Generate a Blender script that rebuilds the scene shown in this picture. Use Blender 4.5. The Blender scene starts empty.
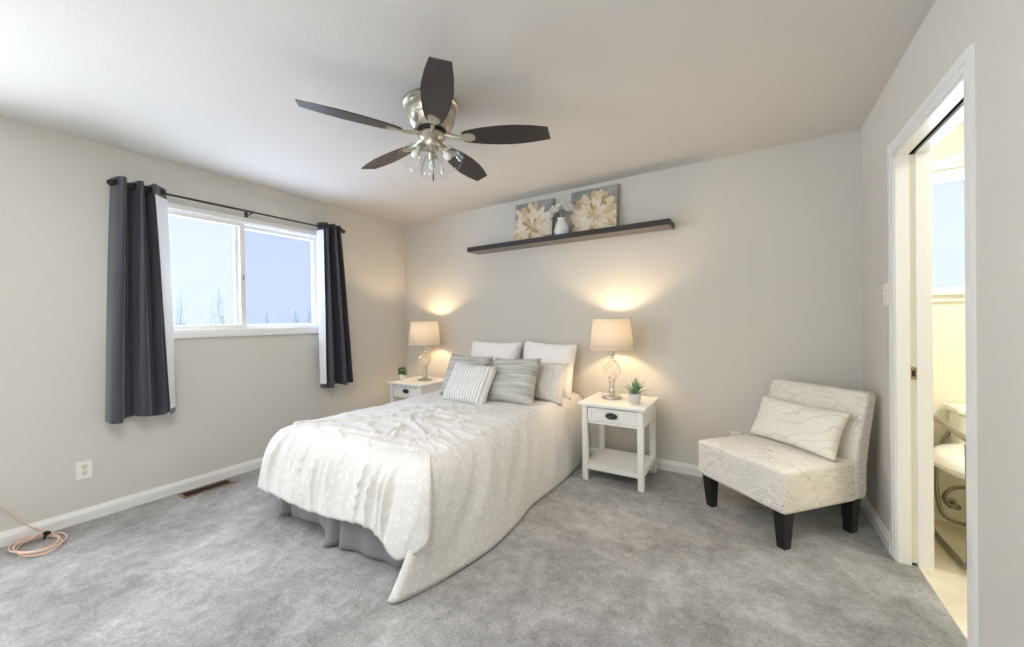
import bpy, bmesh, math, random
from math import sin, cos, pi, radians, sqrt, atan2, exp
from mathutils import Vector, Matrix, noise, Euler

S = bpy.context.scene
COL = S.collection

# ------------------------------------------------------------------ camera
cam = bpy.data.cameras.new('camera')
camo = bpy.data.objects.new('camera', cam)
COL.objects.link(camo)
YAW, PITCH, ROLL = 0.5598, -0.0068, -0.0146
_f = Vector((-sin(YAW) * cos(PITCH), cos(YAW) * cos(PITCH), sin(PITCH)))
_r = Vector((cos(YAW), sin(YAW), 0))
_u = _r.cross(_f)
_r2 = _r * cos(ROLL) + _u * sin(ROLL)
_u2 = -_r * sin(ROLL) + _u * cos(ROLL)
camo.matrix_world = Matrix(((_r2.x, _u2.x, -_f.x, 3.6018), (_r2.y, _u2.y, -_f.y, -3.2875),
                            (_r2.z, _u2.z, -_f.z, 1.2332), (0, 0, 0, 1)))
cam.sensor_width = 36
cam.lens = 381.585 / 1024 * 36
cam.clip_start = 0.02
cam.clip_end = 300
S.camera = camo

# ------------------------------------------------------------------ colour management, world, lamps
S.view_settings.view_transform = 'Standard'
S.view_settings.look = 'None'
S.view_settings.exposure = 0.13
S.view_settings.gamma = 1.0
S.view_settings.use_curve_mapping = False
try:
    S.cycles.max_bounces = 10
    S.cycles.diffuse_bounces = 6
    S.cycles.transparent_max_bounces = 12
    S.cycles.caustics_reflective = False
    S.cycles.caustics_refractive = False
    S.cycles.sample_clamp_indirect = 6
except Exception:
    pass

SKY_HORIZON, SKY_ZENITH = 0.98, 15.0
world = bpy.data.worlds.new('overcast_sky')
S.world = world
world.use_nodes = True
_n = world.node_tree.nodes
_l = world.node_tree.links
_n.clear()
_tc = _n.new('ShaderNodeTexCoord')
_sx = _n.new('ShaderNodeSeparateXYZ')
_mr = _n.new('ShaderNodeMapRange')
_mr.inputs['From Min'].default_value = 0.28
_mr.inputs['From Max'].default_value = 0.75
_mr.inputs['To Min'].default_value = SKY_HORIZON
_mr.inputs['To Max'].default_value = SKY_ZENITH
_bg = _n.new('ShaderNodeBackground')
_bg.inputs['Color'].default_value = (0.83, 0.91, 1.0, 1)
_wo = _n.new('ShaderNodeOutputWorld')
_l.new(_tc.outputs['Generated'], _sx.inputs[0])
_l.new(_sx.outputs['Z'], _mr.inputs['Value'])
_l.new(_mr.outputs[0], _bg.inputs['Strength'])
_l.new(_bg.outputs[0], _wo.inputs[0])


def area_lamp(name, loc, target, sx, sy, power, color):
    d = bpy.data.lights.new(name, 'AREA')
    d.shape = 'RECTANGLE'
    d.size, d.size_y = sx, sy
    d.energy = power
    d.color = color
    o = bpy.data.objects.new(name, d)
    COL.objects.link(o)
    o.location = loc
    o.rotation_euler = (Vector(target) - Vector(loc)).to_track_quat('-Z', 'Y').to_euler()
    return o


# unseen area lamps added to fill both rooms with light
area_lamp('side_fill', (-.22, -3.9, 1.40), (4.0, -3.2, 1.05), 0.95, 1.35, 40, (0.86, 0.93, 1.0))  # added outside the unseen side opening, cool fill from the left
area_lamp('ceiling_bounce_fill', (2.3, -4.1, 1.0), (2.3, -4.05, 2.44), 1.0, 0.6, 9, (1.0, 0.985, 0.97))  # added fill, aimed up so the ceiling spreads it softly
area_lamp('overhead_fill', (2.5, -3.1, 2.42), (2.5, -3.0, 0), 0.9, 0.7, 33, (1.0, 0.985, 0.965))  # added overhead fill for bed top, floor and walls
area_lamp('bathroom_fill', (5.1, -0.9, 2.41), (5.1, -0.9, 0), 0.5, 0.5, 24, (1.0, 0.96, 0.88))  # added out of view to brighten the bathroom

W, H = 4.2125, 2.44
XB = 4.335                 # bathroom face of the right wall
YF = -4.6                  # wall behind the camera
random.seed(11)

# ------------------------------------------------------------------ node helpers


def lin(r, g, b):
    def c(v):
        v /= 255.0
        return v / 12.92 if v <= 0.04045 else ((v + 0.055) / 1.055) ** 2.4
    return (c(r), c(g), c(b), 1)


class Mat:
    def __init__(self, name, color=(.8, .8, .8, 1), rough=.6, metal=0.0, **kw):
        self.m = bpy.data.materials.new(name)
        self.m.use_nodes = True
        self.nt = self.m.node_tree
        self.n, self.l = self.nt.nodes, self.nt.links
        self.b = self.n['Principled BSDF']
        self.b.inputs['Base Color'].default_value = color
        self.b.inputs['Roughness'].default_value = rough
        self.b.inputs['Metallic'].default_value = metal
        for k, v in kw.items():
            self.b.inputs[k.replace('_', ' ')].default_value = v
        self.out = self.n['Material Output']

    def node(self, t, **kw):
        nd = self.n.new(t)
        for k, v in kw.items():
            if k.startswith('i_'):
                nd.inputs[k[2:].replace('_', ' ')].default_value = v
            else:
                setattr(nd, k, v)
        return nd

    def link(self, a, b):
        self.l.new(a, b)

    def coord(self, kind='Object', scale=(1, 1, 1), rot=(0, 0, 0)):
        tc = self.node('ShaderNodeTexCoord')
        mp = self.node('ShaderNodeMapping')
        mp.inputs['Scale'].default_value = scale
        mp.inputs['Rotation'].default_value = rot
        self.link(tc.outputs[kind], mp.inputs[0])
        return mp.outputs[0]

    def noise(self, co, scale, detail=3, rough=.55, dist=0):
        t = self.node('ShaderNodeTexNoise')
        t.inputs['Scale'].default_value = scale
        t.inputs['Detail'].default_value = detail
        t.inputs['Roughness'].default_value = rough
        t.inputs['Distortion'].default_value = dist
        self.link(co, t.inputs['Vector'])
        return t.outputs['Fac']

    def ramp(self, fac, stops):
        r = self.node('ShaderNodeValToRGB')
        e = r.color_ramp.elements
        while len(e) < len(stops):
            e.new(0.5)
        for k, (p, c) in enumerate(stops):
            e[k].position = p
            e[k].color = c
        self.link(fac, r.inputs[0])
        return r.outputs[0]

    def math(self, op, a, b=None, c=None):
        m = self.node('ShaderNodeMath', operation=op)
        for k, v in enumerate((a, b, c)):
            if v is None:
                continue
            if isinstance(v, (int, float)):
                m.inputs[k].default_value = v
            else:
                self.link(v, m.inputs[k])
        return m.outputs[0]

    def mix(self, fac, a, b):
        m = self.node('ShaderNodeMix', data_type='RGBA')
        for s, v in ((m.inputs[0], fac), (m.inputs[6], a), (m.inputs[7], b)):
            if isinstance(v, (int, float, tuple)):
                s.default_value = v
            else:
                self.link(v, s)
        return m.outputs[2]

    def color(self, c):
        self.link(c, self.b.inputs['Base Color'])

    def bump(self, h, strength=.3, dist=.01):
        b = self.node('ShaderNodeBump')
        b.inputs['Strength'].default_value = strength
        b.inputs['Distance'].default_value = dist
        self.link(h, b.inputs['Height'])
        self.link(b.outputs[0], self.b.inputs['Normal'])
        return b


def painted(name, c, rough=.85, bs=220, bst=.12):
    m = Mat(name, c, rough)
    co = m.coord()
    m.bump(m.noise(co, bs, 2), bst, .002)
    return m.m


M = {}
M['wall'] = painted('wall_paint', lin(212, 209, 202), .9)
M['bath_wall'] = painted('bathroom_wall_paint', lin(240, 236, 217), .8)
M['white'] = painted('white_trim_paint', lin(236, 236, 234), .35, 60, .03)
M['white_furniture'] = painted('white_lacquer', lin(238, 238, 235), .38, 40, .03)
# stippled ceiling
_m = Mat('stippled_ceiling', lin(212, 209, 205), .95)
_co = _m.coord()
_m.bump(_m.noise(_co, 85, 4, .7), .32, .005)
M['ceiling'] = _m.m
# carpet: short cut pile brushed in patches
_m = Mat('cut_pile_carpet', lin(150, 150, 150), 1.0)
_co = _m.coord()
_big = _m.noise(_co, 2.6, 6, .68, .45)
_mid = _m.noise(_co, 15, 5, .7, .3)
_fin = _m.noise(_co, 85, 4, .8)
_s = _m.math('ADD', _m.math('MULTIPLY', _big, .50), _m.math('MULTIPLY', _mid, .34))
_s = _m.math('ADD', _s, _m.math('MULTIPLY', _fin, .42))
_m.color(_m.ramp(_s, [(.49, lin(126, 124, 121)), (.625, lin(164, 163, 161)), (.77, lin(204, 204, 204))]))
_m.bump(_m.math('ADD', _m.math('MULTIPLY', _m.noise(_co, 260, 3, .8), .8), _m.math('MULTIPLY', _mid, 1.2)), .8, .012)
_m.b.inputs['Sheen Weight'].default_value = .2
M['carpet'] = _m.m
_m = Mat('vinyl_floor', lin(226, 216, 190), .45)
_co = _m.coord()
_m.color(_m.ramp(_m.noise(_co, 6, 4), [(.3, lin(214, 203, 176)), (.7, lin(232, 224, 200))]))
M['vinyl'] = _m.m
# fabrics


def fabric(name, c, rough=.9, scale=900, st=.25, sheen=.2):
    m = Mat(name, c, rough)
    co = m.coord()
    m.bump(m.noise(co, scale, 2), st, .002)
    m.b.inputs['Sheen Weight'].default_value = sheen
    return m


M['curtain'] = None
_m = fabric('slate_satin', lin(58, 59, 70), .33, 500, .1, .3)
M['curtain'] = _m.m
M['lining'] = fabric('white_lining', lin(226, 226, 230), .9).m
M['white_pillow'] = fabric('white_cotton', lin(248, 247, 248), .9, 300, .15).m
M['skirt'] = fabric('grey_skirt_cotton', lin(132, 131, 134), .9).m
M['mattress'] = fabric('mattress_ticking', lin(225, 225, 225), .9).m
# comforter: white leaf motifs on pale warm grey (UV in metres)
_m = Mat('leaf_print_cotton', lin(220, 218, 214), .92)
_uv = _m.coord('UV', (1, 1, 1))
_v = _m.node('ShaderNodeTexVoronoi')
_v.inputs['Scale'].default_value = 27
_v.inputs['Randomness'].default_value = .8
_wp = _m.node('ShaderNodeVectorMath', operation='ADD')
_nz = _m.node('ShaderNodeTexNoise')
_nz.inputs['Scale'].default_value = 18
_m.link(_uv, _nz.inputs['Vector'])
_sc = _m.node('ShaderNodeVectorMath', operation='SCALE')
_sc.inputs[3].default_value = .035
_m.link(_nz.outputs['Color'], _sc.inputs[0])
_m.link(_uv, _wp.inputs[0])
_m.link(_sc.outputs[0], _wp.inputs[1])
_m.link(_wp.outputs[0], _v.inputs['Vector'])
_d = _m.ramp(_v.outputs['Distance'], [(.24, (1, 1, 1, 1)), (.40, (0, 0, 0, 1))])
_m.color(_m.mix(_d, lin(213, 211, 208), lin(223, 222, 221)))
_m.bump(_m.noise(_uv, 40, 3, .6), .25, .01)
_m.b.inputs['Sheen Weight'].default_value = .15
M['comforter'] = _m.m
_m = Mat('mottled_sham', lin(214, 211, 205), .92)
_co = _m.coord()
_v = _m.node('ShaderNodeTexVoronoi')
_v.inputs['Scale'].default_value = 42
_m.link(_co, _v.inputs['Vector'])
_m.color(_m.mix(_m.ramp(_v.outputs['Distance'], [(.25, (1, 1, 1, 1)), (.42, (0, 0, 0, 1))]), lin(216, 213, 208), lin(230, 228, 225)))
M['sham'] = _m.m
# grey ribbed pillow: irregular horizontal ridges
_m = Mat('grey_ribbed_weave', lin(160, 162, 158), .9)
_co = _m.coord('Object', (3.0, 3, 52))
_nn = _m.noise(_co, 1.0, 4, .6, .3)
_m.color(_m.ramp(_nn, [(.30, lin(156, 156, 150)), (.5, lin(188, 188, 182)), (.7, lin(214, 214, 209))]))
_m.bump(_nn, .8, .015)
M['grey_pillow'] = _m.m
# white knit pillow: vertical ribs
_m = Mat('white_cable_knit', lin(236, 236, 234), .95)
_co = _m.coord()
_w = _m.node('ShaderNodeTexWave', wave_type='BANDS', bands_direction='X')
_w.inputs['Scale'].default_value = 12
_w.inputs['Distortion'].default_value = .6
_w.inputs['Detail'].default_value = 2
_w.inputs['Detail Scale'].default_value = 6
_m.link(_co, _w.inputs['Vector'])
_m.color(_m.ramp(_w.outputs['Fac'], [(.0, lin(196, 197, 196)), (.35, lin(240, 240, 238))]))
_m.bump(_w.outputs['Fac'], .7, .012)
M['knit'] = _m.m
# linen lumbar pillow with faint branch stitching
_m = Mat('cream_lumbar', lin(236, 233, 224), .9)
_co = _m.coord('Object', (1, 1, 1), (0, .5, 0))
_w = _m.node('ShaderNodeTexWave', wave_type='BANDS', bands_direction='Z')
_w.inputs['Scale'].default_value = 5.5
_w.inputs['Distortion'].default_value = 9
_w.inputs['Detail'].default_value = 2
_w.inputs['Detail Scale'].default_value = 1.2
_m.link(_co, _w.inputs['Vector'])
_m.color(_m.ramp(_w.outputs['Fac'], [(.0, lin(219, 216, 209)), (.035, lin(230, 227, 219)), (.06, lin(238, 235, 227))]))
M['lumbar'] = _m.m
# script print linen for the chair (UV in metres): pen strokes in rows
_m = Mat('script_print_linen', lin(221, 214, 200), .88)
_tc = _m.node('ShaderNodeTexCoord')
_sp = _m.node('ShaderNodeSeparateXYZ')
_m.link(_tc.outputs['UV'], _sp.inputs[0])
_u_, _v_ = _sp.outputs['X'], _sp.outputs['Y']


def script_rows(m, rowh, freq, amp, width, seed, thr):
    vv = m.math('ADD', m.math('DIVIDE', _v_, rowh), seed)
    row = m.math('FLOOR', vv)
    fr = m.math('SUBTRACT', m.math('FRACT', vv), .5)
    cmb = m.node('ShaderNodeCombineXYZ')
    m.link(_u_, cmb.inputs[0])
    m.link(m.math('MULTIPLY', row, 7.31), cmb.inputs[1])
    n1 = m.noise(cmb.outputs[0], freq * .35, 2)
    ph = m.math('ADD', m.math('MULTIPLY', _u_, freq), m.math('MULTIPLY', n1, 14))
    y = m.math('MULTIPLY', m.math('SINE', ph), m.math('MULTIPLY', n1, amp * 2))
    d = m.math('ABSOLUTE', m.math('SUBTRACT', fr, y))
    ink = m.math('LESS_THAN', d, width)
    gap = m.noise(cmb.outputs[0], 9, 1)
    return m.math('MULTIPLY', ink, m.math('GREATER_THAN', gap, thr))


_i1 = script_rows(_m, .022, 330, .30, .13, .3, .47)
_i2 = script_rows(_m, .085, 95, .36, .07, 3.7, .60)
_fade = _m.ramp(_m.noise(_tc.outputs['UV'], 6, 3), [(.35, (.12, .12, .12, 1)), (.7, (.62, .62, .62, 1))])
_ink = _m.math('MULTIPLY', _m.math('MAXIMUM', _i1, _i2), _fade)
_m.color(_m.mix(_ink, lin(230, 226, 218), lin(120, 116, 112)))
_m.bump(_m.noise(_tc.outputs['UV'], 900, 2), .2, .002)
M['script'] = _m.m
M['black_wood'] = Mat('black_lacquered_wood', lin(26, 24, 25), .35).m


def wood(name, c0, c1, rough=.4, sc=(1.5, 22, 22), spec=.5):
    m = Mat(name, c0, rough)
    m.b.inputs['Specular IOR Level'].default_value = spec
    co = m.coord('Object', sc)
    n = m.noise(co, 2.2, 4, .6, .6)
    m.color(m.ramp(n, [(.3, c0), (.7, c1)]))
    m.bump(n, .08, .003)
    return m.m


M['espresso'] = wood('espresso_veneer', lin(30, 26, 26), lin(44, 38, 38), .45)
M['shelf_under'] = wood('taupe_shelf_board', lin(120, 116, 115), lin(136, 131, 129), .6)
M['blade'] = wood('dark_walnut_blade', lin(38, 32, 34), lin(54, 45, 45), .36)
M['blade_edge'] = M['blade']
M['nickel'] = Mat('brushed_nickel', lin(196, 190, 176), .32, 1.0).m
M['champagne'] = Mat('champagne_metal', lin(208, 204, 198), .28, 1.0).m
M['pewter'] = Mat('dark_pewter', lin(70, 70, 72), .4, .8).m
M['rod'] = Mat('dark_bronze', lin(66, 56, 54), .4, .6).m
M['black'] = Mat('black_rubber', lin(22, 20, 22), .6).m
_m = Mat('clear_glass', (1, 1, 1, 1), .02)
_m.b.inputs['Transmission Weight'].default_value = 1
_m.b.inputs['IOR'].default_value = 1.45
_tr = _m.node('ShaderNodeBsdfTransparent')
_gl = _m.node('ShaderNodeBsdfGlossy')
_gl.inputs['Roughness'].default_value = .05
_lw = _m.node('ShaderNodeLayerWeight')
_lw.inputs['Blend'].default_value = .5
_fz = _m.math('ADD', _m.math('MULTIPLY', _m.math('POWER', _lw.outputs['Facing'], 2.5), .42), .06)
_mx = _m.node('ShaderNodeMixShader')
_tr.inputs['Color'].default_value = (.93, .94, .94, 1)
_m.link(_fz, _mx.inputs[0])
_m.link(_tr.outputs[0], _mx.inputs[1])
_m.link(_gl.outputs[0], _mx.inputs[2])
_m.link(_mx.outputs[0], _m.out.inputs['Surface'])
M['glass'] = _m.m


def hazed(name, tint, diff, frac):  # translucent share puts a washed-out haze into the glass
    m = Mat(name)
    tr = m.node('ShaderNodeBsdfTransparent')
    tr.inputs['Color'].default_value = tint
    tl = m.node('ShaderNodeBsdfTranslucent')
    tl.inputs['Color'].default_value = diff
    mx = m.node('ShaderNodeMixShader')
    mx.inputs[0].default_value = frac
    m.link(tr.outputs[0], mx.inputs[1])
    m.link(tl.outputs[0], mx.inputs[2])
    m.link(mx.outputs[0], m.out.inputs['Surface'])
    return m.m


M['pane'] = hazed('hazed_pane', (.99, 1, 1, 1), (.15, .155, .16, 1), .12)
M['pane_screen'] = hazed('hazed_pane_behind_screen', (.86, .89, .98, 1), (.12, .13, .15, 1), .12)
M['bulb_on'] = None


def emis(name, c, st):
    m = Mat(name, c, .4)
    m.b.inputs['Emission Color'].default_value = c
    m.b.inputs['Emission Strength'].default_value = st
    return m.m


M['bulb_on'] = emis('warm_lit_bulb', (1, .78, .5, 1), 9)
M['bulb_off'] = Mat('frosted_bulb', lin(236, 236, 232), .35).m


def shade_mat(name, c, t):
    m = Mat(name, c, .9)
    tl = m.node('ShaderNodeBsdfTranslucent')
    tl.inputs['Color'].default_value = t
    mx = m.node('ShaderNodeMixShader')
    mx.inputs[0].default_value = .055
    co = m.coord('Object', (60, 60, 900))
    n = m.noise(co, 1, 2)
    m.bump(n, .15, .002)
    m.link(m.b.outputs[0], mx.inputs[1])
    m.link(tl.outputs[0], mx.inputs[2])
    m.link(mx.outputs[0], m.out.inputs['Surface'])
    return m.m


M['shade'] = shade_mat('linen_lamp_shade', lin(198, 188, 176), lin(214, 206, 194))
M['shade_trim'] = fabric('linen_shade_trim', lin(172, 160, 152)).m
M['pot'] = Mat('mottled_pot', lin(206, 205, 200), .7).m
M['pot_white'] = Mat('white_pot', lin(232, 232, 230), .4).m
_m = Mat('succulent_leaf', lin(100, 140, 110), .5)
_m.color(_m.ramp(_m.noise(_m.coord(), 30, 2), [(.3, lin(92, 128, 104)), (.7, lin(150, 178, 152))]))
M['leaf'] = _m.m
M['leaf_dark'] = Mat('dark_green_leaf', lin(66, 112, 62), .5).m
M['ceramic'] = Mat('white_ceramic', lin(236, 236, 236), .25).m
M['petal_white'] = Mat('white_petal', lin(240, 240, 240), .8).m
M['stem'] = Mat('grey_green_stem', lin(84, 92, 78), .7).m
_m = Mat('grey_canvas', lin(150, 148, 146), .85)
_m.color(_m.ramp(_m.noise(_m.coord(), 7, 4, .6), [(.3, lin(134, 133, 134)), (.7, lin(172, 170, 166))]))
M['canvas'] = _m.m
for k, c in dict(cream=(224, 209, 180), gold=(204, 184, 146), pale=(230, 221, 206), ochre=(178, 152, 108), blush=(216, 196, 172)).items():
    M['paint_' + k] = Mat('paint_' + k, lin(*c), .75).m
M['copper_vent'] = Mat('copper_brown_vent', lin(168, 138, 118), .45, .4).m
M['vent_dark'] = Mat('vent_grille_brown', lin(78, 56, 46), .5, .3).m
M['vent_hole'] = Mat('duct_dark', lin(24, 20, 18), .9).m
M['cord'] = Mat('peach_cable_jacket', lin(226, 194, 174), .55).m
M['plastic'] = Mat('white_plastic', lin(238, 238, 236), .35).m
M['slot'] = Mat('outlet_slot', lin(60, 58, 52), .6).m
M['ivory'] = Mat('ivory_plastic', lin(226, 222, 204), .4).m
M['brass'] = Mat('antique_brass', lin(166, 150, 104), .35, .9).m
M['track'] = Mat('dark_track_metal', lin(70, 62, 54), .5, .5).m
M['cream_trim'] = painted('cream_door_paint', lin(228, 226, 210), .4, 60, .03)
M['tube'] = Mat('grey_metal_tube', lin(150, 146, 134), .35, .8).m
M['porcelain'] = Mat('porcelain', lin(240, 238, 230), .15).m
M['spruce'] = Mat('spruce_needles', lin(107, 112, 115), .9).m
M['bark'] = Mat('bark', lin(84, 76, 72), .9).m
M['ground'] = Mat('snowy_ground', lin(226, 230, 236), .9).m

# ------------------------------------------------------------------ mesh builder


def T(x, y, z):
    return Matrix.Translation((x, y, z))


def RZ(a):
    return Matrix.Rotation(a, 4, 'Z')


def RX(a):
    return Matrix.Rotation(a, 4, 'X')


def RY(a):
    return Matrix.Rotation(a, 4, 'Y')


def frame_to(d):
    d = Vector(d).normalized()
    return d.to_track_quat('Z', 'Y').to_matrix().to_4x4()


class MB:
    def __init__(self):
        self.v, self.f, self.uv, self.mi = [], [], [], []
        self.bev = False

    def add(self, verts, faces, tm=None, mi=0, uvs=None):
        o = len(self.v)
        for p in verts:
            p = Vector(p)
            self.v.append(tm @ p if tm else p)
        for k, fc in enumerate(faces):
            self.f.append([o + i for i in fc])
            self.mi.append(mi)
            self.uv.append([uvs[i] for i in fc] if uvs else None)
        return self

    def box(self, c, s, tm=None, mi=0, bev=0, seg=2):
        bm = bmesh.new()
        bmesh.ops.create_cube(bm, size=1)
        for v in bm.verts:
            v.co = Vector((v.co.x * s[0] + c[0], v.co.y * s[1] + c[1], v.co.z * s[2] + c[2]))
        if bev:
            self.bev = True
            bmesh.ops.bevel(bm, geom=bm.edges[:], offset=bev, segments=seg, affect='EDGES', profile=.5)
        bm.verts.index_update()
        self.add([v.co.copy() for v in bm.verts], [[v.index for v in f.verts] for f in bm.faces], tm, mi)
        bm.free()
        return self

    def bx(self, x0, x1, y0, y1, z0, z1, tm=None, mi=0, bev=0):
        return self.box(((x0 + x1) / 2, (y0 + y1) / 2, (z0 + z1) / 2), (x1 - x0, y1 - y0, z1 - z0), tm, mi, bev)

    def taper(self, c0, s0, c1, s1, tm=None, mi=0):
        """a four-sided post from rectangle s0 at c0 to rectangle s1 at c1"""
        vs = []
        for c, s in ((c0, s0), (c1, s1)):
            for a, b in ((-1, -1), (1, -1), (1, 1), (-1, 1)):
                vs.append((c[0] + a * s[0] / 2, c[1] + b * s[1] / 2, c[2]))
        fs = [[3, 2, 1, 0], [4, 5, 6, 7]] + [[i, (i + 1) % 4, 4 + (i + 1) % 4, 4 + i] for i in range(4)]
        return self.add(vs, fs, tm, mi)

    def tube(self, pts, r, n=8, closed=False, tm=None, mi=0):
        pts = [Vector(p) for p in pts]
        m = len(pts)
        rs = r if isinstance(r, (list, tuple)) else [r] * m
        vs, fs = [], []
        up = None
        for i, p in enumerate(pts):
            a = pts[(i - 1) % m] if (closed or i > 0) else p
            b = pts[(i + 1) % m] if (closed or i < m - 1) else p
            t = (b - a).normalized()
            if up is None:
                up = t.orthogonal().normalized()
            else:
                up = up - t * up.dot(t)
                up = up.normalized() if up.length > 1e-6 else t.orthogonal().normalized()
            s = t.cross(up)
            for k in range(n):
                w = 2 * pi * k / n
                vs.append(p + (up * cos(w) + s * sin(w)) * rs[i])
        for i in range(m if closed else m - 1):
            j = (i + 1) % m
            for k in range(n):
                fs.append([i * n + k, i * n + (k + 1) % n, j * n + (k + 1) % n, j * n + k])
        if not closed:
            fs.append(list(range(n))[::-1])
            fs.append([(m - 1) * n + k for k in range(n)])
        return self.add(vs, fs, tm, mi)

    def lathe(self, prof, n=32, tm=None, mi=0, cap=True):
        vs, fs = [], []
        for r, z in prof:
            for k in range(n):
                a = 2 * pi * k / n
                vs.append((r * cos(a), r * sin(a), z))
        m = len(prof)
        for i in range(m - 1):
            for k in range(n):
                fs.append([i * n + k, i * n + (k + 1) % n, (i + 1) * n + (k + 1) % n, (i + 1) * n + k])
        if cap:
            if prof[0][0] > 1e-5:
                fs.append(list(range(n))[::-1])
            if prof[-1][0] > 1e-5:
                fs.append([(m - 1) * n + k for k in range(n)])
        return self.add(vs, fs, tm, mi)

    def grid(self, fn, nu, nv, tm=None, mi=0, uvf=None, flip=False, wrap=False):
        vs = [fn(i / (nu - (0 if wrap else 1)), j / (nv - 1)) for i in range(nu) for j in range(nv)]
        uvs = [uvf(i / (nu - 1), j / (nv - 1)) for i in range(nu) for j in range(nv)] if uvf else None
        fs = []
        for i in range(nu if wrap else nu - 1):
            i2 = (i + 1) % nu
            for j in range(nv - 1):
                q = [i * nv + j, i2 * nv + j, i2 * nv + j + 1, i * nv + j + 1]
                fs.append(q[::-1] if flip else q)
        return self.add(vs, fs, tm, mi, uvs)

    def prism(self, poly, h, tm=None, mi=0):
        """polygon in xy extruded to z = h"""
        n = len(poly)
        vs = [(x, y, 0) for x, y in poly] + [(x, y, h) for x, y in poly]
        fs = [list(range(n))[::-1], [n + i for i in range(n)]] + [[i, (i + 1) % n, n + (i + 1) % n, n + i] for i in range(n)]
        return self.add(vs, fs, tm, mi)

    def build(self, name, mat, parent=None, smooth=True, fix=True, angle=38, weld=False):
        me = bpy.data.meshes.new(name)
        me.from_pydata([tuple(v) for v in self.v], [], self.f)
        for m in (mat if isinstance(mat, list) else [mat]):
            me.materials.append(m)
        me.polygons.foreach_set('material_index', self.mi)
        if any(u is not None for u in self.uv):
            lay = me.uv_layers.new(name='UVMap')
            k = 0
            for u in self.uv:
                for q in (u or []):
                    lay.data[k].uv = q
                    k += 1
        if fix or weld:
            bm = bmesh.new()
            bm.from_mesh(me)
            if weld:
                bmesh.ops.remove_doubles(bm, verts=bm.verts[:], dist=1e-5)
            if fix:
                bmesh.ops.recalc_face_normals(bm, faces=bm.faces[:])
            bm.to_mesh(me)
            bm.free()
        if smooth:
            me.polygons.foreach_set('use_smooth', [True] * len(me.polygons))
            me.set_sharp_from_angle(angle=radians(angle))
        me.update()
        o = bpy.data.objects.new(name, me)
        COL.objects.link(o)
        if smooth and self.bev:
            w = o.modifiers.new('weighted', 'WEIGHTED_NORMAL')
            w.keep_sharp = True
        if parent:
            o.parent = parent
        return o


def tag(o, label, cat, group=None, kind=None):
    if label:
        o['label'] = label
    if cat:
        o['category'] = cat
    if group:
        o['group'] = group
    if kind:
        o['kind'] = kind
    return o


def thing(name, label, cat, loc=(0, 0, 0), rz=0, group=None):
    o = bpy.data.objects.new(name, None)
    COL.objects.link(o)
    o.location = loc
    o.rotation_euler = (0, 0, rz)
    o.empty_display_size = .05
    return tag(o, label, cat, group)


def struct(o):
    o['kind'] = 'structure'
    return o


def copy_tree(o, parent=None):
    c = o.copy()
    COL.objects.link(c)
    if parent:
        c.parent = parent
    for ch in list(o.children):
        copy_tree(ch, c)
    return c


# ------------------------------------------------------------------ room shell
TH = .15
WY0, WY1, WZ0, WZ1 = -2.47, -1.075, 1.19, 2.105        # bedroom window opening
DY0, DY1, DZ = -1.415, -.655, 2.032                      # door opening
BX0, BX1, BZ0, BZ1 = 4.47, 5.25, 1.36, 2.10             # bathroom window opening

o = struct(MB().bx(-TH, 4.285, YF - TH, 0.0, -.06, 0).build('floor', M['carpet']))
o = struct(MB().bx(4.285, 5.9, -2.5, 0, -.06, 0).build('floor_bathroom', M['vinyl']))
struct(MB().bx(-TH, 5.9, YF - TH, TH, H, H + .1).build('ceiling', M['ceiling']))
b = MB()
VY0, VY1, VZ0, VZ1 = -4.42, -3.38, .6, 2.105  # unseen opening added in the window wall for side fill
b.bx(-TH, 0, YF - TH, VY0, 0, H).bx(-TH, 0, VY1, WY0, 0, H).bx(-TH, 0, VY0, VY1, 0, VZ0).bx(-TH, 0, VY0, VY1, VZ1, H).bx(-TH, 0, WY1, TH, 0, H).bx(-TH, 0, WY0, WY1, 0, WZ0).bx(-TH, 0, WY0, WY1, WZ1, H)
struct(b.build('wall_left', M['wall']))
struct(MB().bx(0, XB - .05, 0, TH, 0, H).build('wall_back', M['wall']))
b = MB()
b.bx(XB - .05, BX0, 0, TH, 0, H).bx(BX1, 5.9, 0, TH, 0, H).bx(BX0, BX1, 0, TH, 0, BZ0).bx(BX0, BX1, 0, TH, BZ1, H)
struct(b.build('wall_bathroom_back', M['bath_wall']))
struct(MB().bx(5.9, 6.0, -2.5, TH, 0, H).build('wall_bathroom_right', M['bath_wall']))
struct(MB().bx(XB, 6.0, -2.6, -2.5, 0, H).build('wall_bathroom_front', M['bath_wall']))
# right wall: bedroom face and bathroom face, with the pocket for the sliding door between them
b = MB()
b.bx(W, W + .048, DY1, 0, 0, H).bx(W + .048, XB - .048, -.02, 0, 0, H).bx(W, XB, YF - TH, DY0, 0, H).bx(W, XB, DY0, DY1, DZ + .06, H)
b.bx(W, W + .048, DY0, DY1, DZ, DZ + .06)
struct(b.build('wall_right', M['wall']))
struct(MB().bx(XB - .048, XB, DY1, 0, 0, H).build('wall_bathroom_left', M['bath_wall']))
b = MB()
b.bx(-TH, XB, YF - TH, YF, 0, H)
struct(b.build('wall_front', M['wall']))
struct(MB().bx(-60, 60, -60, 60, -3.2, -3.1).build('ground', M['ground']))


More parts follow.
